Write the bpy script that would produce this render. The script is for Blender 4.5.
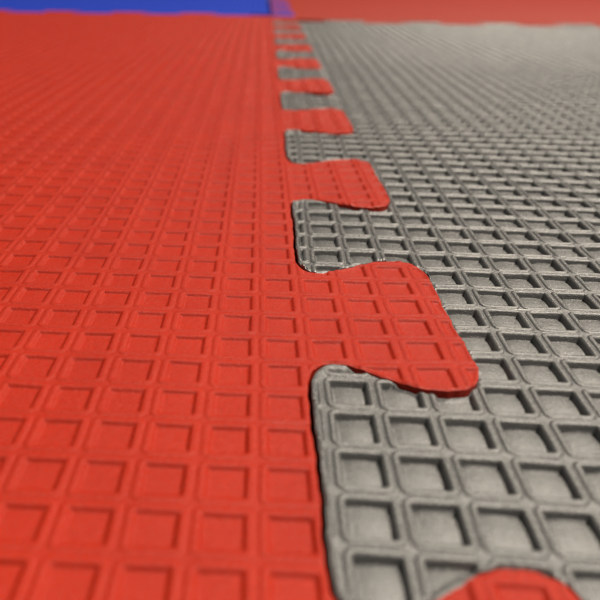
import bpy, math, random
import numpy as np
from mathutils import Matrix, Vector
from mathutils.geometry import delaunay_2d_cdt

# ------------------------------------------------------------------ scene, camera, light
for o in list(bpy.data.objects):
    bpy.data.objects.remove(o)
S = bpy.context.scene
COL = S.collection
U = 0.0073                      # metres per waffle cell (a 60 cm mat is about 82 cells)

# camera: position in cells, pitch / yaw / roll solved from the waffle grid
F_PX, PIT, YAW, ROLL = 637.07, 0.491836, -0.0398428, 0.0135046
CX, CY, CZ = -0.37358, -6.91436, 7.31618
PPX = 226.92
fw = Vector((math.cos(PIT)*math.sin(YAW), math.cos(PIT)*math.cos(YAW), -math.sin(PIT)))
rt = Vector((math.cos(YAW), -math.sin(YAW), 0.0))
up = rt.cross(fw)
r2 = math.cos(ROLL)*rt + math.sin(ROLL)*up
u2 = -math.sin(ROLL)*rt + math.cos(ROLL)*up
cam = bpy.data.cameras.new('camera')
cam.sensor_width = 36.0
cam.lens = F_PX/600*36.0
cam.shift_x = (300-PPX)/600
cam.clip_start = 0.005
cam.clip_end = 50
co = bpy.data.objects.new('camera', cam)
COL.objects.link(co)
m = Matrix((r2, u2, -fw)).transposed().to_4x4()
m.translation = Vector((CX, CY, CZ))*U
co.matrix_world = m
cam.dof.use_dof = True
cam.dof.focus_distance = 15.8*U
cam.dof.aperture_fstop = (cam.lens*1e-3)/(0.24*U)
cam.dof.aperture_blades = 0
S.camera = co

W = bpy.data.worlds.new('World')
S.world = W
W.use_nodes = True
bg = W.node_tree.nodes['Background']
bg.inputs['Color'].default_value = (1.0, 0.90, 0.80, 1)
bg.inputs['Strength'].default_value = 0.13


def area_lamp(name, loc, target, size, size_y, power, color):
    L = bpy.data.lights.new(name, 'AREA')
    L.shape = 'RECTANGLE'
    L.size, L.size_y = size, size_y
    L.energy = power
    L.color = color
    o = bpy.data.objects.new(name, L)
    COL.objects.link(o)
    o.location = loc
    d = Vector(target)-Vector(loc)
    o.rotation_euler = d.to_track_quat('-Z', 'Y').to_euler()
    return o


area_lamp('ceiling_lamp', (1.25, 1.65, 2.75), (0.03, 0.1, 0), 0.55, 0.55, 100, (1.0, 0.89, 0.74))
area_lamp('side_lamp', (0.80, 0.02, 1.75), (0.03, 0.1, 0), 0.26, 0.26, 33, (1.0, 0.89, 0.75))

S.view_settings.view_transform = 'Standard'
S.view_settings.look = 'None'
S.view_settings.gamma = 1
S.view_settings.exposure = 0.0
S.cycles.max_bounces = 6

# ------------------------------------------------------------------ materials


def new_mat(name):
    mt = bpy.data.materials.new(name)
    mt.use_nodes = True
    nt = mt.node_tree
    nt.nodes.clear()
    out = nt.nodes.new('ShaderNodeOutputMaterial')
    b = nt.nodes.new('ShaderNodeBsdfPrincipled')
    nt.links.new(b.outputs[0], out.inputs[0])
    return mt, nt, b


def foam(name, base, alt, rough, spec, grain, worn=None, wear_amt=0.0, drag=0.15):
    """closed-cell foam: mottled colour, grainy skin"""
    mt, nt, b = new_mat(name)
    N, L = nt.nodes.new, nt.links.new
    tc = N('ShaderNodeTexCoord')

    def noise(scale, detail, rough_=0.6):
        n = N('ShaderNodeTexNoise')
        n.inputs['Scale'].default_value = scale
        n.inputs['Detail'].default_value = detail
        n.inputs['Roughness'].default_value = rough_
        L(tc.outputs['Object'], n.inputs['Vector'])
        return n

    def ramp(src, a, c, lo=0.0, hi=1.0):
        r = N('ShaderNodeMapRange')
        r.inputs['From Min'].default_value = a
        r.inputs['From Max'].default_value = c
        r.inputs['To Min'].default_value = lo
        r.inputs['To Max'].default_value = hi
        L(src, r.inputs['Value'])
        return r.outputs[0]

    def mix(fac, a, c):
        x = N('ShaderNodeMix')
        x.data_type = 'RGBA'
        L(fac, x.inputs['Factor'])
        for k, v in ((6, a), (7, c)):
            if hasattr(v, 'links'):
                L(v, x.inputs[k])
            else:
                x.inputs[k].default_value = (*v, 1)
        return x.outputs[2]

    n1 = noise(0.45/U, 4)
    n2 = noise(9/U, 4, 0.7)
    n3 = noise(34/U, 3, 0.7)
    c = mix(ramp(n1.outputs[0], 0.3, 0.7), base, alt)
    dark = tuple(x*0.80 for x in base)
    c = mix(ramp(n2.outputs[0], 0.52, 0.80, 0, 0.65), c, dark)
    if worn is not None:
        c = mix(ramp(n3.outputs[0], 0.56, 0.78, 0, wear_amt), c, worn)
    L(c, b.inputs['Base Color'])
    L(ramp(n2.outputs[0], 0.25, 0.75, rough-0.09, rough+0.10), b.inputs['Roughness'])
    b.inputs['Specular IOR Level'].default_value = spec
    bp = N('ShaderNodeBump')
    bp.inputs['Strength'].default_value = 1.0
    bp.inputs['Distance'].default_value = grain*U
    L(n3.outputs[0], bp.inputs['Height'])
    bp2 = N('ShaderNodeBump')
    bp2.inputs['Strength'].default_value = 1.0
    bp2.inputs['Distance'].default_value = grain*0.9*U
    L(n2.outputs[0], bp2.inputs['Height'])
    L(bp.outputs[0], bp2.inputs['Normal'])
    # faint drag marks across the sheet
    mp = N('ShaderNodeMapping')
    mp.inputs['Scale'].default_value = (1.6/U, 22/U, 6/U)
    L(tc.outputs['Object'], mp.inputs['Vector'])
    n4 = N('ShaderNodeTexNoise')
    n4.inputs['Scale'].default_value = 1.0
    n4.inputs['Detail'].default_value = 3
    L(mp.outputs[0], n4.inputs['Vector'])
    bp3 = N('ShaderNodeBump')
    bp3.inputs['Strength'].default_value = 1.0
    bp3.inputs['Distance'].default_value = grain*drag*U
    L(n4.outputs[0], bp3.inputs['Height'])
    L(bp2.outputs[0], bp3.inputs['Normal'])
    L(bp3.outputs[0], b.inputs['Normal'])
    return mt


M_RED = foam('red_foam', (0.46, 0.026, 0.009), (0.40, 0.022, 0.009), 0.25, 0.22, 0.018, (0.48, 0.040, 0.020), 0.4)
M_GREY = foam('grey_foam', (0.108, 0.111, 0.113), (0.090, 0.093, 0.096), 0.26, 1.0, 0.012, (0.22, 0.215, 0.205), 0.5, 0.6)
M_BLUE = foam('blue_foam', (0.012, 0.042, 0.42), (0.010, 0.038, 0.39), 0.5, 0.15, 0.012)
M_FARRED = foam('far_red_foam', (0.33, 0.027, 0.014), (0.30, 0.024, 0.013), 0.5, 0.25, 0.012)

mt, nt, b = new_mat('floor_vinyl')
n = nt.nodes.new('ShaderNodeTexNoise')
n.inputs['Scale'].default_value = 40
cr = nt.nodes.new('ShaderNodeValToRGB')
cr.color_ramp.elements[0].color = (0.035, 0.028, 0.022, 1)
cr.color_ramp.elements[1].color = (0.075, 0.060, 0.045, 1)
nt.links.new(n.outputs[0], cr.inputs[0])
nt.links.new(cr.outputs[0], b.inputs['Base Color'])
b.inputs['Roughness'].default_value = 0.6
M_FLOOR = mt

# ------------------------------------------------------------------ waffle height field
THICK = 1.7                      # mat thickness in cells (about 12 mm)
RND = 0.05                       # radius of the die-cut edge


def wob(x, y, f, seed):
    """smooth pseudo-random field, about -1..1"""
    r = np.random.RandomState(seed)
    z = np.zeros_like(x)
    for k in range(6):
        a = r.uniform(0, 2*np.pi)
        ff = f*r.uniform(0.6, 1.7)
        z += np.sin(ff*(np.cos(a)*x+np.sin(a)*y)+r.uniform(0, 6.28))
    return z/3.2


def hash2(i, j, s):
    v = np.sin(i*127.1+j*311.7+s*74.7)*43758.5453
    return v-np.floor(v)


class Waffle:
    """embossed pattern of one mat: lattice origin, rotation, pitch and profile"""

    def __init__(self, ox, oy, rot, px, py, knots, seed, floor_bow=0.0, lip=0.0, lip0=0.0, glip=0.75):
        self.glip = glip
        self.lip, self.lip0 = lip, lip0
        self.o, self.r, self.px, self.py = (ox, oy), rot, px, py
        self.kx = np.array([k[0] for k in knots])
        self.kz = np.array([k[1] for k in knots])
        self.seed, self.bow = seed, floor_bow

    def to_uv(self, x, y):
        c, s = math.cos(self.r), math.sin(self.r)
        dx, dy = x-self.o[0], y-self.o[1]
        return (c*dx+s*dy)/self.px, (-s*dx+c*dy)/self.py

    def to_xy(self, u, v):
        c, s = math.cos(self.r), math.sin(self.r)
        X, Y = u*self.px, v*self.py
        return self.o[0]+c*X-s*Y, self.o[1]+s*X+c*Y

    def h(self, x, y):
        u, v = self.to_uv(x, y)
        # hand-made irregularity of the embossing roller
        u = u+0.010*wob(u, v, 1.9, self.seed+1)
        v = v+0.010*wob(u, v, 1.9, self.seed+2)
        i, j = np.floor(u), np.floor(v)
        fu, fv = u-i, v-j
        du, dv = np.minimum(fu, 1-fu), np.minimum(fv, 1-fv)
        k = 0.19
        d = k-np.hypot(np.maximum(k-du, 0), np.maximum(k-dv, 0))
        inner = (du >= k) & (dv >= k)
        d = np.where(inner, np.minimum(du, dv), d)
        dep = 1+0.30*(hash2(i, j, self.seed)-0.5)
        z = np.interp(d, self.kx, self.kz)
        flo = np.clip((-z-0.05)/0.06, 0, 1)
        z = np.where(z < -0.05, -0.05+(z+0.05)*dep, z)
        tu = (hash2(i, j, self.seed+5)-0.5)*0.05
        tv = (hash2(i, j, self.seed+9)-0.5)*0.05
        z = z+flo*((fu-.5)*tu+(fv-.5)*tv + self.bow*((fu-.5)**2+(fv-.5)**2))
        z = z+0.010*wob(x, y, 2.6, self.seed+3)*(1-flo)
        return z+0.025*wob(x, y, 0.16, self.seed+4)


def smooth_knots(kn, n=160, w=0.014):
    x = np.linspace(0, 0.5, n)
    z = np.interp(x, [k[0] for k in kn], [k[1] for k in kn])
    ker = np.exp(-0.5*((np.arange(-30, 31)*(0.5/(n-1)))/w)**2)
    ker /= ker.sum()
    zz = np.convolve(np.pad(z, 30, 'reflect'), ker, 'valid')
    return list(zip(x, zz))


K_GREY = smooth_knots([(0, -.040), (.012, -.038), (.03, -.018), (.05, -.006), (.08, 0.0), (.11, -.005), (.13, -.016), (.147, -.032), (.16, -.060), (.178, -.115), (.20, -.125), (.5, -.125)], w=0.004)
K_RED = smooth_knots([(0, -.020), (.02, -.018), (.055, -.004), (.095, 0.0), (.13, -.003), (.15, -.010), (.168, -.022), (.18, -.037), (.198, -.057), (.215, -.063), (.5, -.063)], w=0.006)

# grid origin is the near-left valley of cell (0,0); the calibration points were the far-left recess corners
GO = (1.20393-0.15, 0.39716+0.14)
P_RED = Waffle(-0.15, 0.13, 0.0, 1.0, 1.0, K_RED, 3, -0.08)
P_GREY = Waffle(GO[0], GO[1], -0.0241836, 0.9941, 1.0595, K_GREY, 11, -0.29, 0.09, 0.07, 0.45)
P_BLUE = Waffle(0.3, 0.4, 0.0, 1.0, 1.0, K_RED, 23)
P_FAR = Waffle(0.1, 0.7, 0.01, 1.0, 1.0, K_RED, 31)

# sample offsets inside one cell, by level of detail
_f = [0, .015, .03, .042, .055, .068, .08, .10, .115, .13, .145, .16, .175, .195, .24, .33, .42]
FINE = np.array(_f+[.5]+[1-q for q in reversed(_f[1:])])
_m = [0, .03, .055, .08, .105, .125, .14, .155, .17, .19, .23, .31, .40]
MID = np.array(_m+[.5]+[1-q for q in reversed(_m[1:])])
_c = [0, .03, .06, .085, .115, .14, .165, .19, .30]
COARSE = np.array(_c+[.5]+[1-q for q in reversed(_c[1:])])
OUTER = np.array([0, .10, .19, .5, .81, .90])
LOD = {2: FINE, 1: MID, 0: COARSE, -1: OUTER}

# ------------------------------------------------------------------ jigsaw edge in seam space (s across, t along)
PER = 10.3
S_L, S_R = 0.835, 4.26
GAP_L, GAP = 0.040, 0.007       # half gaps


def catmull(P, n):
    P = [np.array(p, float) for p in P]
    Q = [2*P[0]-P[1]]+P+[2*P[-1]-P[-2]]
    out = []
    for i in range(1, len(Q)-2):
        for k in range(n):
            t = k/n
            a, b_, c, d = Q[i-1], Q[i], Q[i+1], Q[i+2]
            out.append(0.5*((2*b_)+(-a+c)*t+(2*a-5*b_+4*c-d)*t*t+(-a+3*b_-3*c+d)*t**3))
    out.append(P[-1])
    return np.array(out)


CURVE = [(S_L, -.55), (S_L+.03, -.05), (S_L+.10, .22), (S_L+.32, .45), (1.48, .50), (1.85, .34), (2.5, -.04), (3.0, -.33), (3.45, -.43),
         (3.75, -.39), (S_R-.25, -.22), (S_R-.10, .06), (S_R-.02, .34), (S_R, .62)]


def s_curve(c, n, flip):
    p = catmull(CURVE, n)
    if flip:
        p[:, 1] *= -1
    p[:, 1] += c
    return p


def offset(poly, g):
    """shift an open polyline to its left by g (scalar or array)"""
    t = np.gradient(poly, axis=0)
    t /= np.linalg.norm(t, axis=1)[:, None]+1e-12
    nrm = np.stack([-t[:, 1], t[:, 0]], 1)
    return poly+nrm*np.asarray(g).reshape(-1, 1)


def gap_of(p):
    w = np.clip((S_L+0.5-p[:, 0])/0.5, 0, 1)
    return GAP+(GAP_L-GAP)*w


def resample(p, step):
    d = np.r_[0, np.cumsum(np.linalg.norm(np.diff(p, axis=0), axis=1))]
    n = max(2, int(d[-1]/step)+1)
    q = np.linspace(0, d[-1], n)
    return np.stack([np.interp(q, d, p[:, 0]), np.interp(q, d, p[:, 1])], 1)


def plus_edge(c0, c1, lod):
    """outline of a tab that grows towards +s, from its near root to its far root"""
    n = (4, 8, 20)[lod]
    a = s_curve(c0, n, False)
    b_ = s_curve(c1, n, True)[::-1]
    line = np.linspace(a[-1], b_[0], (4, 12, 40)[lod])[1:-1]
    p = np.vstack([a, line, b_])
    q = offset(p, gap_of(p))                      # the tab lies to the left of this path
    q[0] = (S_L-GAP_L, c0-.55)
    q[-1] = (S_L-GAP_L, c1+.55)
    return q


def minus_edge(c0, c1, lod):
    """outline of a tab that grows towards -s; c0 near edge (mirrored curve), c1 far edge"""
    n = (4, 8, 20)[lod]
    a = s_curve(c0, n, True)
    b_ = s_curve(c1, n, False)
    line = np.linspace(a[0], b_[0], (4, 12, 40)[lod])[1:-1]
    p = np.vstack([a[::-1], line, b_])            # from the near right root round the tip to the far right root
    q = offset(p, -gap_of(p))
    q[0] = (S_R+GAP, c0-.62)
    q[-1] = (S_R+GAP, c1+.62)
    return q


def seg_dist(px, py, segs):
    """distance from points to a set of segments"""
    best = np.full(px.shape, 1e9)
    for (x0, y0), (x1, y1) in segs:
        lo_x, hi_x = min(x0, x1)-.3, max(x0, x1)+.3
        lo_y, hi_y = min(y0, y1)-.3, max(y0, y1)+.3
        k = np.nonzero((px > lo_x) & (px < hi_x) & (py > lo_y) & (py < hi_y))[0]
        if not len(k):
            continue
        dx, dy = x1-x0, y1-y0
        L2 = dx*dx+dy*dy+1e-18
        t = np.clip(((px[k]-x0)*dx+(py[k]-y0)*dy)/L2, 0, 1)
        best[k] = np.minimum(best[k], np.hypot(px[k]-x0-t*dx, py[k]-y0-t*dy))
    return best


def inside(px, py, poly):
    r = np.zeros(px.shape, bool)
    n = len(poly)
    for i in range(n):
        x0, y0 = poly[i]
        x1, y1 = poly[(i+1) % n]
        if y0 == y1:
            continue
        c = ((y0 > py) != (y1 > py)) & (px < (x1-x0)*(py-y0)/(y1-y0)+x0)
        r ^= c
    return r


class Sheet:
    """collects top faces and side walls of one mat piece and links them as ONE mesh"""

    def __init__(self, pat, lift=None):
        self.pat, self.lift = pat, lift
        self.v, self.n, self.f, self.nv, self.lod = [], [], [], 0, 2

    def surf(self, x, y, segs, bevel=True):
        z = z0 = self.pat.h(x, y)
        z0 = z0-0.025*wob(x, y, 0.16, self.pat.seed+4)
        if self.lift is not None:
            z = z+self.lift(x, y)
        if segs:
            d = seg_dist(x, y, segs)
            tip = [g for g in segs if max(g[0][0]-SH*g[0][1], g[1][0]-SH*g[1][1]) < S_L+.16]
            w = np.clip((d-.015)/.10, 0, 1)
            z = z+(np.maximum(-.018, z0)-z0)*(1-w*w*(3-2*w))*self.pat.glip
            if self.pat.lip and tip:
                w = np.clip((seg_dist(x, y, tip)-self.pat.lip0)/self.pat.lip, 0, 1)
                z = z+(-.012-z0)*(1-w*w*(3-2*w))
                hump = [g for g in segs if S_L+.10 < max(g[0][0]-SH*g[0][1], g[1][0]-SH*g[1][1]) < S_L+.70]
                if hump:
                    z1 = z-0.025*wob(x, y, 0.16, self.pat.seed+4)
                    w = np.clip((seg_dist(x, y, hump)-.08)/.20, 0, 1)
                    z = z+(np.maximum(-.014, z1)-z1)*(1-w*w*(3-2*w))
            if not bevel:
                return z
            q = np.clip(1-d/RND, 0, 1)
            z = z-RND*(1-np.sqrt(np.clip(1-q*q, 0, 1)))*0.8
        return z

    def add_top(self, x, y, faces, segs=()):
        e = (0.010, 0.006, 0.004, 0.03)[self.lod]
        z = self.surf(x, y, segs)
        gx = (self.surf(x+e, y, segs, False)-self.surf(x-e, y, segs, False))/(2*e)
        gy = (self.surf(x, y+e, segs, False)-self.surf(x, y-e, segs, False))/(2*e)
        if segs:
            # rounded edge: tilt the normal outwards
            d = seg_dist(x, y, segs)
            near = d < RND*1.05
            if near.any():
                dx = (seg_dist(x+1e-3, y, segs)-seg_dist(x-1e-3, y, segs))/2e-3
                dy = (seg_dist(x, y+1e-3, segs)-seg_dist(x, y-1e-3, segs))/2e-3
                l = np.hypot(dx, dy)+1e-9
                q = np.clip(1-d/RND, 0, 0.62)
                s = np.where(near & (l > .3), q/np.sqrt(1-q*q), 0)
                gx = gx+s*dx/l
                gy = gy+s*dy/l
        gx, gy = np.clip(gx, -2.2, 2.2), np.clip(gy, -2.2, 2.2)
        nn = np.stack([-gx, -gy, np.ones_like(gx)], 1)
        nn /= np.linalg.norm(nn, axis=1)[:, None]
        self.v.append(np.stack([x, y, z], 1))
        self.n.append(nn)
        # consistent winding: up
        P = np.stack([x, y], 1)
        fa = np.asarray(faces)
        a, b_, c = P[fa[:, 0]], P[fa[:, 1]], P[fa[:, 2]]
        ar = (b_[:, 0]-a[:, 0])*(c[:, 1]-a[:, 1])-(b_[:, 1]-a[:, 1])*(c[:, 0]-a[:, 0])
        fa = np.where((ar < 0)[:, None], fa[:, ::-1], fa)
        self.f.append(fa+self.nv)
        self.nv += len(x)

    def add_grid(self, us, vs):
        self.lod = -1 if (us[1]-us[0]) > .09 else (2 if (us[1]-us[0]) < .02 else 1)
        uu, vv = np.meshgrid(us, vs)
        x, y = self.pat.to_xy(uu.ravel(), vv.ravel())
        nu, nv = len(us), len(vs)
        i = (np.arange(nv-1)[:, None]*nu+np.arange(nu-1)[None, :]).ravel()
        self.add_top(x, y, np.stack([i, i+1, i+1+nu, i+nu], 1))

    def add_wall(self, path, segs):
        """side wall hanging from an exposed edge; outside is to the right of the path"""
        z = self.surf(path[:, 0], path[:, 1], segs)
        t = np.gradient(path, axis=0)
        t /= np.linalg.norm(t, axis=1)[:, None]+1e-12
        nr = np.stack([t[:, 1], -t[:, 0]], 1)
        rows = []
        zs = (0.0, -0.03, -0.5, -THICK)
        for k, dz in enumerate(zs):
            zz = z+dz if k < 3 else np.full_like(z, -THICK)
            rows.append(np.stack([path[:, 0], path[:, 1], zz], 1))
        n = len(path)
        self.v.append(np.vstack(rows))
        nz = np.zeros((n, 1))
        w = np.hstack([nr, nz])
        w0 = np.hstack([nr*0.95, nz+0.3])
        self.n.append(np.vstack([w0, w, w, w]))
        i = np.arange(n-1)
        for k in range(3):
            a = self.nv+k*n+i
            self.f.append(np.stack([a, a+n, a+n+1, a+1], 1))
        self.nv += n*4

    def add_region(self, poly, exposed, lod, us, vs):
        """clip the lattice to an outline with a constrained triangulation"""
        self.lod = lod
        segs = [(p[i], p[i+1]) for p in exposed for i in range(len(p)-1)]
        uu, vv = np.meshgrid(us, vs)
        x, y = self.pat.to_xy(uu.ravel(), vv.ravel())
        allsegs = [(poly[i], poly[(i+1) % len(poly)]) for i in range(len(poly))]
        k = inside(x, y, poly)
        x, y = x[k], y[k]
        d = seg_dist(x, y, allsegs)
        if segs:
            k = (d > 0.012) & (seg_dist(x, y, segs) > (RND*1.25 if lod else .03))
        else:
            k = d > 0.012
        x, y = x[k], y[k]
        pts = [np.asarray(poly), np.stack([x, y], 1)]
        if lod:
            for p in exposed:
                pp = resample(p, (0, .12, .05)[lod])
                for off in (.006, .018, .034, RND*1.12):
                    q = offset(pp, off)
                    k = inside(q[:, 0], q[:, 1], poly)
                    q = q[k]
                    if len(q):
                        k = seg_dist(q[:, 0], q[:, 1], allsegs) > off*.85
                        pts.append(q[k])
        P = np.vstack(pts)
        nb = len(poly)
        edges = [(i, (i+1) % nb) for i in range(nb)]
        vo, eo, fo, *_ = delaunay_2d_cdt([Vector(p) for p in P], edges, [list(range(nb))], 1, 1e-6)
        V = np.array([(q.x, q.y) for q in vo])
        Fc = np.array([f for f in fo if len(f) == 3])
        self.add_top(V[:, 0], V[:, 1], Fc, segs)
        for p in exposed:
            self.add_wall(np.asarray(p), segs)

    def build(self, name, mat, parent, origin=(0, 0)):
        V = np.vstack(self.v)*U
        V = V-np.array([origin[0]*U, origin[1]*U, 0])
        Nn = np.vstack(self.n)
        Nn /= np.linalg.norm(Nn, axis=1)[:, None]
        tri = [f for f in self.f if f.shape[1] == 3]
        quad = [f for f in self.f if f.shape[1] == 4]
        loops, starts, c = [], [], 0
        for group, k in ((quad, 4), (tri, 3)):
            for f in group:
                loops.append(f.ravel())
                starts.append(c+np.arange(len(f))*k)
                c += f.size
        loops = np.concatenate(loops).astype(np.int32)
        starts = np.concatenate(starts).astype(np.int32)
        me = bpy.data.meshes.new(name)
        me.vertices.add(len(V))
        me.vertices.foreach_set('co', V.astype(np.float32).ravel())
        me.loops.add(len(loops))
        me.loops.foreach_set('vertex_index', loops)
        me.polygons.add(len(starts))
        me.polygons.foreach_set('loop_start', starts)
        me.update(calc_edges=True)
        me.polygons.foreach_set('use_smooth', np.ones(len(starts), bool))
        me.normals_split_custom_set_from_vertices([tuple(q) for q in Nn])
        me.materials.append(mat)
        o = bpy.data.objects.new(name, me)
        COL.objects.link(o)
        if parent is not None:
            o.parent = parent
            o.location = (origin[0]*U-parent.location.x, origin[1]*U-parent.location.y, 0)
        return o


def lattice_lines(i0, i1, lod_of):
    out = []
    for i in range(i0, i1):
        out.append(i+LOD[lod_of(i)])
    return np.concatenate(out+[[i1]])


def row_lod(y):
    return 2 if y < 22 else (1 if y < 48 else 0)


# seam space <-> world
SH = 0.008


def seam(p):
    p = np.asarray(p, float)
    q = p.copy()
    q[:, 0] = p[:, 0]+SH*p[:, 1]
    # small hand-cut wobble shared by both mats
    q[:, 0] += 0.018*np.sin(p[:, 1]*1.7+.4)+0.010*np.sin(p[:, 1]*5.3)
    q[:, 1] += 0.018*np.sin(p[:, 0]*3.1+p[:, 1]*.9)
    q[:, 0] += 0.006*np.sin(p[:, 1]*13.1+p[:, 0]*4)
    q[:, 1] += 0.007*np.sin(p[:, 0]*15.7+1)+.005*np.sin(p[:, 0]*31+p[:, 1])
    return q


def border(y0, x0):
    """border across the view: tabs grow along y"""
    def f(p):
        p = np.asarray(p, float)
        return np.stack([x0+p[:, 1], y0+p[:, 0]-2.5], 1)
    return f


def thing(name, label, cat, loc):
    o = bpy.data.objects.new(name, None)
    o.empty_display_size = 0.02
    COL.objects.link(o)
    o.location = loc
    o['label'], o['category'] = label, cat
    return o


def make_strip(sheet, pat, inner_u, edge_fn, y0, y1, side, slots):
    """ragged strip of panel between lattice column inner_u and the straight part of the jigsaw edge.
    side -1: panel lies left of the edge (tabs grow to +s); +1: panel lies right of it.
    slots: list of (t0, t1) root spans where tabs join and the edge is not exposed"""
    s0 = S_L-GAP_L if side < 0 else S_R+GAP
    _, v0 = pat.to_uv(np.array([s0]), np.array([y0]))
    _, v1 = pat.to_uv(np.array([s0]), np.array([y1]))
    j0, j1 = int(round(v0[0])), int(round(v1[0]))
    step = 5
    for ja in range(j0, j1, step):
        jb = min(ja+step, j1)
        xa, ya = pat.to_xy(np.array([float(inner_u)]), np.array([float(ja)]))
        lod = row_lod(ya[0])
        vs = lattice_lines(ja, jb, lambda i: lod)
        ix, iy = pat.to_xy(np.full(len(vs), float(inner_u)), vs)
        # t where the edge meets the two lattice rows
        def edge_t(j):
            t = pat.to_xy(np.array([float(inner_u)]), np.array([float(j)]))[1][0]
            for _ in range(8):
                q = seam([[s0, t]])[0]
                vv = pat.to_uv(np.array([q[0]]), np.array([q[1]]))[1][0]
                t -= (vv-j)*pat.py
            return t
        ta, tb = edge_t(ja), edge_t(jb)
        # split the edge at slot ends
        cuts = sorted({ta, tb}.union({c for sl in slots for c in sl if ta < c < tb}))
        path, exposed = [], []
        for c0, c1 in zip(cuts[:-1], cuts[1:]):
            n = max(2, int((c1-c0)/(0.5, .1, .02)[lod])+2)
            tt = np.linspace(c0, c1, n)
            seg = seam(np.stack([np.full(n, s0), tt], 1))
            path.append(seg if not path else seg[1:])
            mid = .5*(c0+c1)
            if not any(a < mid < b_ for a, b_ in slots):
                # own side must lie to the left of the path
                exposed.append(seg if side < 0 else seg[::-1])
        path = np.vstack(path)
        inner = np.stack([ix, iy], 1)
        poly = np.vstack([inner[::-1], path]) if side < 0 else np.vstack([inner, path[::-1]])
        umax = pat.to_uv(path[:, 0], path[:, 1])[0]
        ua, ub = (inner_u, int(np.ceil(umax.max()))) if side < 0 else (int(np.floor(umax.min())), inner_u)
        us = lattice_lines(ua, ub, lambda i: lod)
        sheet.add_region(poly, exposed, lod, us, vs)
    return j0, j1


def make_tab(name, pat, edge, fn, kind, lod, mat, parent, lift=None):
    """one jigsaw tab: edge is its outline in seam space (open at the root), own side to its left"""
    p = fn(edge)
    a, b_, c = p[0], p[len(p)//2], p[-1]
    area = np.sum(p[:, 0]*np.roll(p[:, 1], -1)-np.roll(p[:, 0], -1)*p[:, 1])
    if area < 0:
        p = p[::-1]
    nroot = (6, 60, 300)[lod]
    root = np.linspace(p[-1], p[0], nroot)[1:-1]
    if fn is seam:
        s0 = edge[0][0]
        e0, e1 = (edge[-1], edge[0]) if area >= 0 else (edge[0], edge[-1])
        root = seam(np.stack([np.full(nroot, s0), np.linspace(e0[1], e1[1], nroot)], 1))[1:-1]
    poly = np.vstack([p, root])
    u, v = pat.to_uv(poly[:, 0], poly[:, 1])
    us = lattice_lines(int(np.floor(u.min())), int(np.ceil(u.max())), lambda i: lod)
    vs = lattice_lines(int(np.floor(v.min())), int(np.ceil(v.max())), lambda i: lod)
    sh = Sheet(pat, lift)
    sh.add_region(poly, [p], lod, us, vs)
    ctr = poly.mean(0)
    return sh.build(name, mat, parent, ctr)


def blocks(sheet, pat, u0, u1, v0, v1, fine_u):
    """tensor-grid body of a panel, finer near the lens"""
    def yy(j):
        return pat.to_xy(np.array([0.0]), np.array([float(j)]))[1][0]
    j = v0
    while j < v1:
        lod = row_lod(yy(j))
        k = j
        while k < v1 and row_lod(yy(k)) == lod:
            k += 1
        vs = lattice_lines(j, k, lambda i: lod)
        if lod:
            a, b_ = max(u0, fine_u[0]), min(u1, fine_u[1])
        else:
            a, b_ = max(u0, -54), min(u1, 54)
        vo = lattice_lines(j, k, lambda i: -1)
        if a > u0:
            sheet.add_grid(lattice_lines(u0, a, lambda i: -1), vo)
        sheet.add_grid(lattice_lines(a, b_, lambda i: lod), vs)
        if b_ < u1:
            sheet.add_grid(lattice_lines(b_, u1, lambda i: -1), vo)
        j = k


NEAR = lambda k: -1.16 if k == 0 else -1.3+PER*k      # near edge centre of tab k of the right-hand mat
FAR = lambda k: 3.62+PER*k       # its far edge centre
KEND = 8                         # last tab of the two near mats

# ------------------------------------------------------------------ near mats


def sstep(q):
    q = np.clip(q, 0, 1)
    return q*q*(3-2*q)


def lift_red(c0, c1, amt):
    def f(x, y):
        w = sstep((x-SH*y-S_L)/3.0)
        q = (y-c0)/(c1-c0)
        return w*amt*(1.0-1.15*np.clip(q, -.1, 1.1))
    return f


def lift_grey(c0, c1, amt):
    def f(x, y):
        w = sstep((S_R-(x-SH*y))/3.0)
        q = (y-c0)/(c1-c0)
        return w*amt*(1-1.6*np.clip(q, -.1, 1.1))
    return f


# red mat, left: panel body + strip + tabs to the right + tabs on its far border
Y0 = -8
red = thing('foam_mat', 'large red waffle foam mat filling the left, its tabs locked into the grey mat', 'foam mat', (-40*U, 44*U, -THICK*U))
red.location.z = 0
RF = 95                            # lattice row where the red panel stops
sh = Sheet(P_RED)
blocks(sh, P_RED, -82, 0, Y0, RF, (-26, 0))
plus_slots = [(FAR(k)-.55, NEAR(k+1)+.55) for k in range(-2, KEND+1)]
make_strip(sh, P_RED, 0, seam, Y0, RF, -1, plus_slots)
# far edge wall of the panel
xs = np.linspace(-82, 1.4, 80)
yr = P_RED.to_xy(np.array([0.]), np.array([float(RF)]))[1][0]
sh.add_wall(np.stack([xs[::-1], np.full(80, yr)], 1), ())
sh.build('panel', M_RED, red, (-40, 44))
for k in range(-1, KEND+1):
    c0, c1 = FAR(k), NEAR(k+1)
    lod = row_lod(c0)
    amt = (0.10, 0.11, 0.10, 0.13, 0.10)[k % 5]
    make_tab('tab', P_RED, plus_edge(c0, c1, lod), seam, 'plus', lod, M_RED, red, lift_red(c0, c1, amt))

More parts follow.
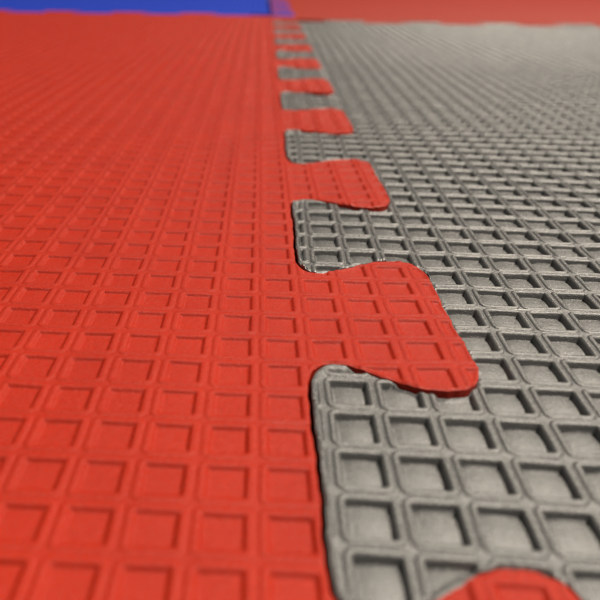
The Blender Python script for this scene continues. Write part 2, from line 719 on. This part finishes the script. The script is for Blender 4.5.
# grey mat, right
GF = 81                            # lattice row where the grey panel stops
grey = thing('foam_mat', 'grey waffle foam mat on the right, its tabs locked into the red mat', 'foam mat', (45*U, 42*U, 0))
sh = Sheet(P_GREY)
gy0 = -9
IU = 6
blocks(sh, P_GREY, IU, 84, gy0, GF, (IU, 34))
minus_slots = [(NEAR(k)-.62, FAR(k)+.62) for k in range(-1, KEND+1)]
ga = P_GREY.to_xy(np.array([0.]), np.array([float(gy0)]))[1][0]
gb = P_GREY.to_xy(np.array([0.]), np.array([float(GF)]))[1][0]
make_strip(sh, P_GREY, IU, seam, ga, gb, 1, minus_slots)
gx = np.linspace(2, 88, 80)
ux = np.linspace(0, 84, 80)
wx, wy = P_GREY.to_xy(ux, np.full(80, float(GF)))
sh.add_wall(np.stack([wx[::-1], wy[::-1]], 1), ())
sh.build('panel', M_GREY, grey, (45, 42))
for k in range(0, KEND+1):
    c0, c1 = NEAR(k), FAR(k)
    lod = row_lod(c0)
    make_tab('tab', P_GREY, minus_edge(c0, c1, lod), seam, 'minus', lod, M_GREY, grey, lift_grey(c0, c1, 0.03))

# ------------------------------------------------------------------ far mats
blue = thing('foam_mat', 'blue foam mat at the far left edge, beyond the red mat', 'foam mat', (-40*U, 140*U, 0))
farred = thing('foam_mat', 'red foam mat at the far right, beyond the grey mat', 'foam mat', (45*U, 140*U, 0))

# border between red and blue: red panel stops at yr, its tabs reach 3.4 further
BR = border(yr+2.5-(S_L-GAP_L), 0)
x_first = -7.0
for k in range(0, 7):
    t0 = x_first-PER*k
    make_tab('tab', P_RED, plus_edge(t0-5.0, t0, 0), BR, 'plus', 0, M_RED, red)
for k in range(-1, 7):
    t0 = x_first-PER*k
    make_tab('tab', P_BLUE, minus_edge(t0-PER, t0-5.0, 0), BR, 'minus', 0, M_BLUE, blue)
sh = Sheet(P_BLUE)
vb = int(round(P_BLUE.to_uv(np.array([0.]), np.array([yr+3.47]))[1][0]))
vb_y = P_BLUE.to_xy(np.array([0.]), np.array([float(vb)]))[1][0]
sh.add_grid(lattice_lines(-82, 1, lambda i: -1), lattice_lines(vb, vb+80, lambda i: -1))
xs = np.linspace(-81.7, 1.3, 60)
sh.add_wall(np.stack([xs, np.full(60, vb_y)], 1), ())
sh.build('panel', M_BLUE, blue, (-40, 140))
for k in range(KEND+1, KEND+8):
    make_tab('tab', P_BLUE, plus_edge(FAR(k), NEAR(k+1), 0), seam, 'plus', 0, M_BLUE, blue)

# border between grey and the far red mat
yg = wy[0]
BG = border(yg+2.5-(S_L-GAP_L)+.05, 0)
for k in range(0, 7):
    t0 = 9.0+PER*k
    make_tab('tab', P_GREY, plus_edge(t0, t0+5.0, 0), BG, 'plus', 0, M_GREY, grey)
for k in range(0, 7):
    t0 = 9.0+PER*k
    make_tab('tab', P_FAR, minus_edge(t0+5.0, t0+PER, 0), BG, 'minus', 0, M_FARRED, farred)
sh = Sheet(P_FAR)
vf = int(round(P_FAR.to_uv(np.array([20.]), np.array([yg+3.5]))[1][0]))
sh.add_grid(lattice_lines(5, 88, lambda i: -1), lattice_lines(vf, vf+90, lambda i: -1))
fx, fy = P_FAR.to_xy(np.linspace(5, 88, 60), np.full(60, float(vf)))
sh.add_wall(np.stack([fx, fy], 1), ())
sh.build('panel', M_FARRED, farred, (45, 140))
for k in range(KEND+1, KEND+8):
    make_tab('tab', P_FAR, minus_edge(NEAR(k), FAR(k), 0), seam, 'minus', 0, M_FARRED, farred)

# ------------------------------------------------------------------ floor under the mats
me = bpy.data.meshes.new('floor')
R = 6.0
me.from_pydata([(-R, -R, 0), (R, -R, 0), (R, R, 0), (-R, R, 0)], [], [(0, 1, 2, 3)])
me.materials.append(M_FLOOR)
fl = bpy.data.objects.new('floor', me)
COL.objects.link(fl)
fl.location.z = -(THICK+.02)*U
fl['kind'] = 'structure'
